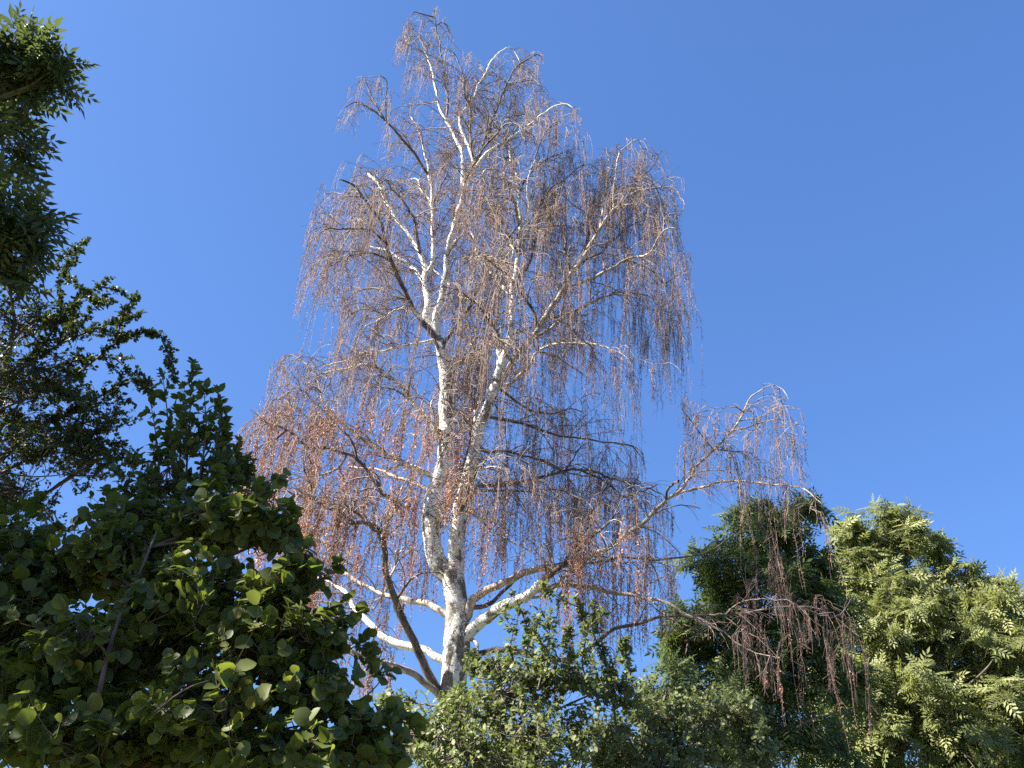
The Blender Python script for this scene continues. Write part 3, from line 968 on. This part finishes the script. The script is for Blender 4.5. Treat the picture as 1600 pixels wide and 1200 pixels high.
        t = unit(q[np.minimum(i + 1, len(q) - 1), :3] - q[i, :3])
        sdir = unit(t * 0.8 + rand_unit(k) * 0.75 + np.array([0, 0, 0.1]))
        lenf = RNG.uniform(0.35, 1.0, k) * (1.0 - 0.6 * i / len(q)) + 0.1
        sp.append(q[i, :3] + sdir * shoot_len * lenf[:, None])
        sd.append(sdir)
        out.append(unit(sdir + rand_unit(k) * 0.4))
        sl.append(lenf)
        sp.append(q[-1:, :3] + t[-1:] * 0.03)
        sd.append(unit(q[-1:, :3] - q[-3:-2, :3]))
        out.append(unit(q[-1:, :3] - q[-3:-2, :3]))
        sl.append(np.full(1, 0.5))
    sp, sd, out, sl = np.vstack(sp), np.vstack(sd), np.vstack(out), np.concatenate(sl)
    S = len(sp)
    ln = shoot_len * sl * RNG.uniform(0.7, 1.3, S)
    b0 = sp - sd * ln[:, None]
    mid = (b0 + sp) / 2 + rand_unit(S) * (ln * 0.08)[:, None]
    twigs.tubes(np.stack([b0, mid, sp], 1), np.array([[1.0, 0.8, 0.45]]) * np.full((S, 1), twig_r), 3)
    # thin wood from each shoot back to its nearest limb end
    dist = np.linalg.norm(b0[:, None] - hub_p[None], axis=2)
    near = hub_p[dist.argmin(1)]
    use = (dist.min(1) < 0.55) & (RNG.uniform(size=S) < 0.6) & (sl == 1.0)
    if use.any():
        m2 = (near + b0) / 2 + rand_unit(S) * 0.05 - np.array([0, 0, 0.03])
        twigs.tubes(np.stack([near, m2, b0], 1)[use], np.array([[1.7, 1.4, 1.0]]) * np.full((use.sum(), 1), twig_r), 3)
    limbs_b.build('limbs', bark_m, root, base, smooth=True, kind='stuff')
    twigs.build('twigs', bark_m, root, base, kind='stuff')
    # leaves along the shoots
    kk = RNG.integers(max(1, per_shoot - 2), per_shoot + 3, S)
    si = np.repeat(np.arange(S), kk)
    N = len(si)
    t = RNG.uniform(0.15, 1.0, N)
    if tuft:
        t = 1 - 0.55 * RNG.uniform(0, 1, N) ** 1.5
    lp = b0[si] + (sp[si] - b0[si]) * t[:, None] + rand_unit(N) * 0.006
    side = unit(np.cross(sd[si], rand_unit(N)))
    ld = unit(sd[si] * (0.55 + 0.3 * t[:, None]) + side * spread + np.array([0, 0, -drop]))
    up = np.array([0, 0, 1.0]) * tilt[0] + out[si] * tilt[1]
    Mx = frames(ld, up, jit)
    sz = size * np.clip(RNG.lognormal(-0.08, 0.28, N), 0.4, 1.5)
    rnd = np.clip(RNG.uniform(0, 1, N), 0, 0.999)
    # the leaves that show largest become parts, the rest one mass
    sel = np.zeros(N, bool)
    if n_parts:
        cx, cy, dep = project(lp + ld * sz[:, None] * 0.5)
        vis = (cx > 4) & (cx < 1596) & (cy > 4) & (cy < 1196)
        order = np.argsort(dep)
        seen = {}
        cell = 14.0
        for j in order:
            if vis[j]:
                kq = (int(cx[j] // cell), int(cy[j] // cell))
                if kq not in seen:
                    seen[kq] = j
        first = np.array(list(seen.values()))
        face = np.abs((Mx[first, :, 2] * unit(CAM - lp[first])).sum(1))
        app = sz[first] / dep[first] * (0.3 + face)
        sel[first[np.argsort(-app)[:n_parts]]] = True
    mass = Build()
    nz = ~sel
    mass.stamp(leaf[0], leaf[1], Mx[nz] * sz[nz, None, None], lp[nz], rnd[nz])
    mass.build('foliage', leaf_m, root, base, kind='stuff')
    if sel.any():
        tb = Build()
        tb.stamp(leaf[0], leaf[1], np.eye(3)[None], np.zeros((1, 3)), np.zeros(1))
        lm = tb.mesh('leaf', leaf_m)
        for j in np.where(sel)[0]:
            o = bpy.data.objects.new('leaf', lm)
            C.objects.link(o)
            o.parent = root
            mm = Matrix([[*(Mx[j, r] * sz[j]), lp[j, r] - base[r]] for r in range(3)] + [[0, 0, 0, 1]])
            o.matrix_basis = mm
    print(name, 'leaves', N, 'faces', N * len(leaf[1]))
    return root


G_ASH_R = leaf_mat('ash_leaf_pale', [(0.0, (0.14, 0.17, 0.06)), (0.35, (0.20, 0.225, 0.08)), (0.75, (0.26, 0.28, 0.11)), (1.0, (0.36, 0.37, 0.17))], 0.40, (0.36, 0.40, 0.09))  # paler, yellower leaf colour than the other ashes carry
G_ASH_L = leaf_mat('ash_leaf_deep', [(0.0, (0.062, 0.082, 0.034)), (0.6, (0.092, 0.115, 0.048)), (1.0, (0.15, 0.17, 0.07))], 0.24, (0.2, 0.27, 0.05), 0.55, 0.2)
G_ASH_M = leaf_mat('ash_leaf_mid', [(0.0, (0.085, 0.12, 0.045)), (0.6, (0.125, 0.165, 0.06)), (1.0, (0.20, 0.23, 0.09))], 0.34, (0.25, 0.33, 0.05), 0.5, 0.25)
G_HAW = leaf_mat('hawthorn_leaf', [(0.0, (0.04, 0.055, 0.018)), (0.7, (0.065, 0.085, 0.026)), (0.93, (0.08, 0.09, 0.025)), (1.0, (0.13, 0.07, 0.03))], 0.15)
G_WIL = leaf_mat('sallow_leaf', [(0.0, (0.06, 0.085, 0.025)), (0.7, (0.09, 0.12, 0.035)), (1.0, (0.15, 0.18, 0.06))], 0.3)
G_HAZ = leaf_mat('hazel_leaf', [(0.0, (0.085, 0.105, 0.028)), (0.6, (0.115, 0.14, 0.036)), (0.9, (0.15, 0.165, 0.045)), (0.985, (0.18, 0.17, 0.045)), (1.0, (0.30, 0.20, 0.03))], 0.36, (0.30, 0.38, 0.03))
G_PRI = leaf_mat('elm_leaf', [(0.0, (0.13, 0.15, 0.06)), (0.6, (0.20, 0.22, 0.09)), (1.0, (0.32, 0.33, 0.16))], 0.40)
G_OLI = leaf_mat('olive_green_leaf', [(0.0, (0.14, 0.155, 0.075)), (0.6, (0.20, 0.22, 0.105)), (1.0, (0.31, 0.32, 0.17))], 0.38)

ASH = dict(clump=7, leaf=LEAF_ASH, bark_m=M_BARK, size=0.34, per_shoot=8, shoot_len=0.24, tilt=(0.35, 1.0), jit=0.35, spread=0.85, shell=0.40,
           trunk_r=0.14, hubs=3, twig_r=0.006, upbias=0.5, tuft=True, drop=0.65, n_parts=300)
make_leafy('ash_tree', 'dark green ash behind the hanging birch twigs, leftmost of the right-hand ashes', 'tree', 1190, 16.0,
           [(1163, 795, 16, 22, 26, .5), (1240, 812, 16, 34, 34, .6), (1180, 850, 16, 66, 42, .9), (1255, 875, 16.2, 56, 50, .9), (1135, 900, 16, 45, 42, .8), (1190, 930, 15.8, 80, 55, 1.1),
            (1270, 960, 16.2, 60, 60, 1.0), (1075, 1000, 15.6, 46, 55, .7), (1120, 1000, 16, 60, 60, 1.0), (1200, 1020, 16, 90, 60, 1.1), (1060, 1070, 15.6, 55, 50, .8), (1150, 1090, 15.6, 90, 70, 1.1),
            (1260, 1070, 15.8, 80, 70, 1.1), (1200, 1170, 15.4, 110, 60, 1.2), (1110, 920, 16, 26, 22, .4)], [],
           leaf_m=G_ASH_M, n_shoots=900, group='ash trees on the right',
           extra_branches=[([(1225, 1160), (1245, 1138), (1270, 1124), (1300, 1116), (1335, 1108)], [15.6, 14.7, 14.4, 14.5, 15.2], 6, 1.2),
                           ([(1180, 1200), (1172, 1130), (1165, 1060), (1160, 1000)], [15.2, 15.2, 15.3, 15.5], 6, 2)], **ASH)
make_leafy('ash_tree', 'tall sunlit yellow-green ash with broad domed top, between its two neighbours', 'tree', 1400, 20.0,
           [(1392, 822, 20.3, 46, 34, .7), (1330, 840, 20.3, 46, 36, .8), (1425, 858, 20.3, 46, 42, .9), (1360, 900, 20.1, 80, 56, 1.3), (1440, 920, 20.3, 50, 50, 1.0), (1462, 862, 20.3, 18, 22, .3), (1310, 900, 20.1, 46, 50, .9),
            (1380, 985, 19.7, 90, 65, 1.5), (1455, 1000, 19.9, 55, 60, 1.1), (1320, 990, 19.7, 50, 60, 1.0), (1400, 1090, 19.3, 110, 75, 1.6), (1320, 1090, 19.3, 60, 70, 1.2), (1470, 1110, 19.5, 70, 70, 1.2), (1390, 1180, 19.1, 130, 50, 1.6)], [],
           leaf_m=G_ASH_R, n_shoots=1500, group='ash trees on the right',
           extra_branches=[([(1420, 1060), (1405, 1015), (1390, 980), (1380, 955)], [19.8, 18.6, 18.4, 19.4], 6, 1.2)], **ASH)
make_leafy('ash_tree', 'sunlit yellow-green ash with pointed top at the right edge of the view', 'tree', 1560, 19.5,
           [(1514, 902, 19.3, 28, 26, .5), (1545, 935, 19.3, 40, 36, .7), (1500, 965, 19.3, 26, 46, .6), (1575, 985, 19.3, 44, 44, .8), (1530, 1030, 19.1, 60, 60, 1.1), (1600, 1050, 19.1, 60, 70, 1.1),
            (1550, 1120, 18.7, 80, 65, 1.3), (1620, 1160, 18.7, 90, 60, 1.4), (1500, 1160, 18.5, 60, 60, 1.1), (1650, 1080, 19.3, 60, 70, 1.1)], [],
           leaf_m=G_ASH_R, n_shoots=950, group='ash trees on the right',
           extra_branches=[([(1500, 1080), (1525, 1060), (1545, 1040), (1556, 1022)], [19.2, 18.2, 18.0, 18.8], 4, 1)], **ASH)

make_leafy('elm_shrub', 'small-leaved green shrub with upright shoots in front of the birch trunk', 'shrub', 790, 9.6,
           [(720, 1100, 9.8, 52, 28, .5), (795, 1090, 9.6, 70, 48, .7), (700, 1150, 9.4, 90, 45, .7), (820, 1160, 9.4, 100, 55, .8), (850, 1050, 9.6, 48, 34, .5), (900, 1060, 9.7, 50, 34, .5), (740, 1035, 10, 22, 22, .3),
            (780, 1040, 9.8, 34, 26, .4), (650, 1160, 9.4, 40, 40, .5), (700, 1082, 10.2, 24, 12, .3), (760, 1190, 9.2, 130, 30, .7), (905, 1160, 9.5, 30, 50, .5), (960, 1070, 9.8, 36, 36, .4), (620, 1095, 9.8, 34, 18, .4)],
           [([(842, 1095), (822, 1040), (826, 990), (810, 945)], 9.6, 3, 34), ([(818, 1060), (798, 1020), (800, 985), (785, 958)], 9.5, 3, 30), ([(866, 1080), (870, 1025), (858, 1000), (862, 968)], 9.6, 3, 30),
            ([(935, 1095), (910, 1040), (916, 985), (898, 935)], 9.7, 3.5, 38), ([(946, 1100), (948, 1040), (928, 990), (930, 942)], 9.8, 3.5, 32), ([(890, 1060), (890, 1010), (888, 982)], 9.5, 3, 45),
            ([(965, 1150), (955, 1080), (940, 1005), (926, 955)], 9.8, 4, 36), ([(1000, 1130), (986, 1060), (974, 1000)], 10, 3, 40), ([(840, 1080), (852, 1020), (838, 985), (846, 952)], 9.4, 3, 28)],
           leaf=LEAF_OVAL, leaf_m=G_PRI, bark_m=M_BARK, clump=8, side_sprays=1, size=0.060, per_shoot=7, shoot_len=0.17, n_shoots=2300, tilt=(0.4, 0.9), drop=0.35, jit=0.5, trunk_r=0.05, twig_r=0.003)
make_leafy('privet_shrub', 'pale olive-green rounded shrub at the foot of the dark ash', 'shrub', 1070, 10.6,
           [(1010, 1115, 10.6, 44, 34, .5), (1080, 1108, 10.6, 60, 40, .6), (1150, 1118, 10.8, 46, 36, .5), (955, 1160, 10.4, 55, 45, .6), (1060, 1165, 10.4, 100, 45, .8), (1175, 1170, 10.6, 40, 45, .5), (1000, 1195, 10.2, 90, 25, .6), (1040, 1085, 10.8, 26, 20, .3)], [],
           leaf=LEAF_OVAL, leaf_m=G_OLI, bark_m=M_BARK, clump=8, size=0.062, per_shoot=9, shoot_len=0.16, n_shoots=1600, tilt=(0.4, 0.9), drop=0.35, jit=0.5, trunk_r=0.05, twig_r=0.003)

make_leafy('ash_tree', 'dark ash with long narrow leaflets reaching in at the upper left corner', 'tree', -260, 4.9,
           [(-5, 110, 4.8, 50, 50, .3), (60, 115, 4.7, 34, 38, .2), (35, 70, 4.7, 22, 18, .15), (0, 190, 4.8, 46, 40, .3), (88, 120, 4.7, 20, 24, .15), (-5, 245, 4.8, 26, 20, .2), (-90, 120, 4.9, 110, 110, .8), (-130, 300, 4.9, 80, 90, .5),
            (-260, 180, 4.8, 150, 160, .9), (-420, 320, 4.6, 200, 190, 1.0), (-330, 520, 4.5, 190, 170, .9), (-620, 480, 4.5, 230, 230, 1.0), (-520, 760, 4.4, 200, 200, .9), (-10, 335, 4.8, 24, 26, .25)],  # far-left crown lobes are out of view, added to shade the bushes below
           [([(-60, 420), (-10, 350), (20, 325), (48, 340)], 4.6, 5, 26), ([(-40, 460), (0, 390), (30, 370), (50, 375)], 4.7, 4, 22), ([(-60, 150), (10, 110), (50, 95), (85, 100)], 4.7, 2.5, 30)],
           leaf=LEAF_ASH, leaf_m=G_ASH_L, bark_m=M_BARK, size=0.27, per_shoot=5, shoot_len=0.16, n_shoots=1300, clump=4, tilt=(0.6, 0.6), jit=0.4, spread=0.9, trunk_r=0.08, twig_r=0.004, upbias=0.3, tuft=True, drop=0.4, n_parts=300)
make_leafy('hawthorn_tree', 'dark small-leaved tree with spreading sprays against the sky, below the corner ash', 'tree', -120, 6.4,
           [(20, 500, 6.4, 50, 50, .5), (-20, 420, 6.4, 50, 30, .4), (70, 590, 6.4, 80, 55, .7), (20, 640, 6.4, 90, 60, .7), (140, 640, 6.2, 56, 40, .5), (60, 710, 6.3, 100, 50, .7), (150, 720, 6.2, 60, 36, .5), (-80, 560, 6.6, 100, 110, .9), (-100, 740, 6.4, 120, 90, .9), (90, 500, 6.4, 44, 36, .4), (30, 780, 6.2, 90, 40, .6), (-240, 640, 6.6, 160, 150, 1.1)],
           [([(-40, 640), (50, 560), (110, 480), (172, 436)], 6.3, 6, 70), ([(0, 600), (90, 540), (160, 510), (222, 490)], 6.2, 5, 75), ([(0, 640), (110, 590), (190, 530), (235, 520), (260, 534)], 6.1, 5, 80), ([(-20, 520), (40, 450), (70, 422), (112, 416)], 6.4, 4, 60),
            ([(0, 480), (45, 430), (62, 392)], 6.5, 4, 50), ([(0, 690), (120, 640), (190, 600), (232, 596)], 6.2, 5, 80), ([(0, 740), (100, 690), (170, 670), (215, 655)], 6.1, 5, 80), ([(60, 580), (140, 560), (205, 560)], 6.3, 4, 60), ([(40, 540), (110, 520), (165, 460)], 6.3, 4, 60), ([(60, 700), (150, 690), (200, 700)], 6.0, 4, 60)],
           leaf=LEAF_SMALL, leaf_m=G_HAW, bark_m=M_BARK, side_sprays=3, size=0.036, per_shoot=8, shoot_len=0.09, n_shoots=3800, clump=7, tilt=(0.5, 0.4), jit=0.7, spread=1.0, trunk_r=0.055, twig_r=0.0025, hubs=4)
make_leafy('sallow_shrub', 'narrow shrub whose upright leafy shoots rise above the round-leaved bush', 'shrub', 300, 5.5,
           [(300, 690, 5.5, 40, 50, .3), (340, 745, 5.5, 48, 44, .35), (270, 760, 5.5, 56, 50, .4), (385, 765, 5.5, 30, 34, .25), (225, 750, 5.5, 44, 44, .35), (300, 830, 5.6, 110, 60, .5), (200, 850, 5.6, 90, 60, .5), (350, 690, 5.6, 18, 24, .15), (385, 720, 5.5, 26, 30, .2), (420, 770, 5.4, 30, 36, .25), (370, 800, 5.3, 60, 50, .35)],
           [([(290, 760), (296, 660), (301, 566)], 5.5, 4, 26), ([(270, 740), (262, 650), (254, 584)], 5.5, 3.5, 24), ([(310, 760), (322, 670), (318, 604)], 5.4, 3.5, 26), ([(320, 760), (338, 690), (346, 640)], 5.5, 3.5, 26), ([(250, 760), (245, 690), (236, 632)], 5.5, 3.5, 24), ([(350, 780), (366, 725), (374, 690)], 5.5, 3, 36), ([(280, 740), (284, 650), (288, 606)], 5.6, 3, 24), ([(330, 760), (350, 700), (340, 610)], 5.6, 3, 36)],
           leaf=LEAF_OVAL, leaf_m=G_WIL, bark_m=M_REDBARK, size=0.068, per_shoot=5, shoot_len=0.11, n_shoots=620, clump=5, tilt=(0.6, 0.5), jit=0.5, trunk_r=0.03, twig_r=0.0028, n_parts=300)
make_leafy('hazel_shrub', 'big bush with large round leaves filling the shady lower left corner', 'shrub', 180, 4.7,
           [(60, 890, 4.9, 100, 70, .5), (190, 870, 4.9, 100, 70, .5), (330, 815, 4.9, 80, 46, .4), (405, 815, 4.8, 46, 46, .35), (445, 830, 4.8, 26, 34, .2), (470, 885, 4.7, 30, 36, .25), (430, 925, 4.7, 60, 46, .35), (300, 930, 4.7, 110, 80, .5), (420, 1000, 4.6, 100, 70, .45), (505, 985, 4.6, 40, 40, .25),
            (150, 1020, 4.6, 130, 90, .5), (490, 1075, 4.6, 80, 60, .4), (330, 1100, 4.5, 130, 80, .5), (560, 1135, 4.6, 50, 50, .3), (120, 1150, 4.5, 150, 70, .5), (605, 1170, 4.7, 36, 38, .25), (450, 1175, 4.4, 140, 50, .45), (-60, 1000, 4.7, 110, 150, .6), (240, 800, 5.0, 50, 30, .3), (-60, 830, 5.1, 110, 60, .6), (-240, 950, 4.9, 170, 200, .8), (60, 965, 4.8, 80, 50, .4), (40, 1070, 4.7, 80, 60, .4), (240, 1000, 4.9, 90, 60, .4), (270, 1160, 4.7, 120, 50, .4)],
           [([(450, 1000), (490, 960), (530, 950), (566, 952)], 4.6, 3, 22), ([(430, 920), (460, 870), (480, 855)], 4.7, 3, 20), ([(540, 1120), (600, 1120), (645, 1135)], 4.7, 3, 24), ([(520, 1030), (555, 1010), (572, 1020)], 4.6, 3, 20), ([(420, 870), (445, 810), (452, 790)], 4.8, 3, 18), ([(300, 830), (330, 770), (345, 745)], 5.0, 3, 18), ([(180, 850), (165, 800), (170, 770)], 5.0, 3, 18), ([(90, 860), (70, 810), (62, 785)], 5.0, 3, 18), ([(470, 930), (505, 905), (520, 880)], 4.7, 3, 18), ([(400, 800), (415, 760), (440, 745)], 4.9, 3, 16), ([(560, 1100), (590, 1070), (600, 1050)], 4.7, 3, 14)],
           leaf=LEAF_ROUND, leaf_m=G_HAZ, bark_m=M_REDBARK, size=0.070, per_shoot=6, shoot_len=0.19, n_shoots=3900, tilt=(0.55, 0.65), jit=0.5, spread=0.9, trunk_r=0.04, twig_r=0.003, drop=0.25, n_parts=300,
           extra_branches=[([(150, 1110), (162, 1050), (178, 990), (195, 945), (225, 880), (245, 830)], [4.3, 4.3, 4.35, 4.4, 4.5, 4.6], 9, 4), ([(236, 1120), (270, 1090), (300, 1072), (325, 1064)], [4.1, 4.1, 4.1, 4.15], 3, 1.5)])
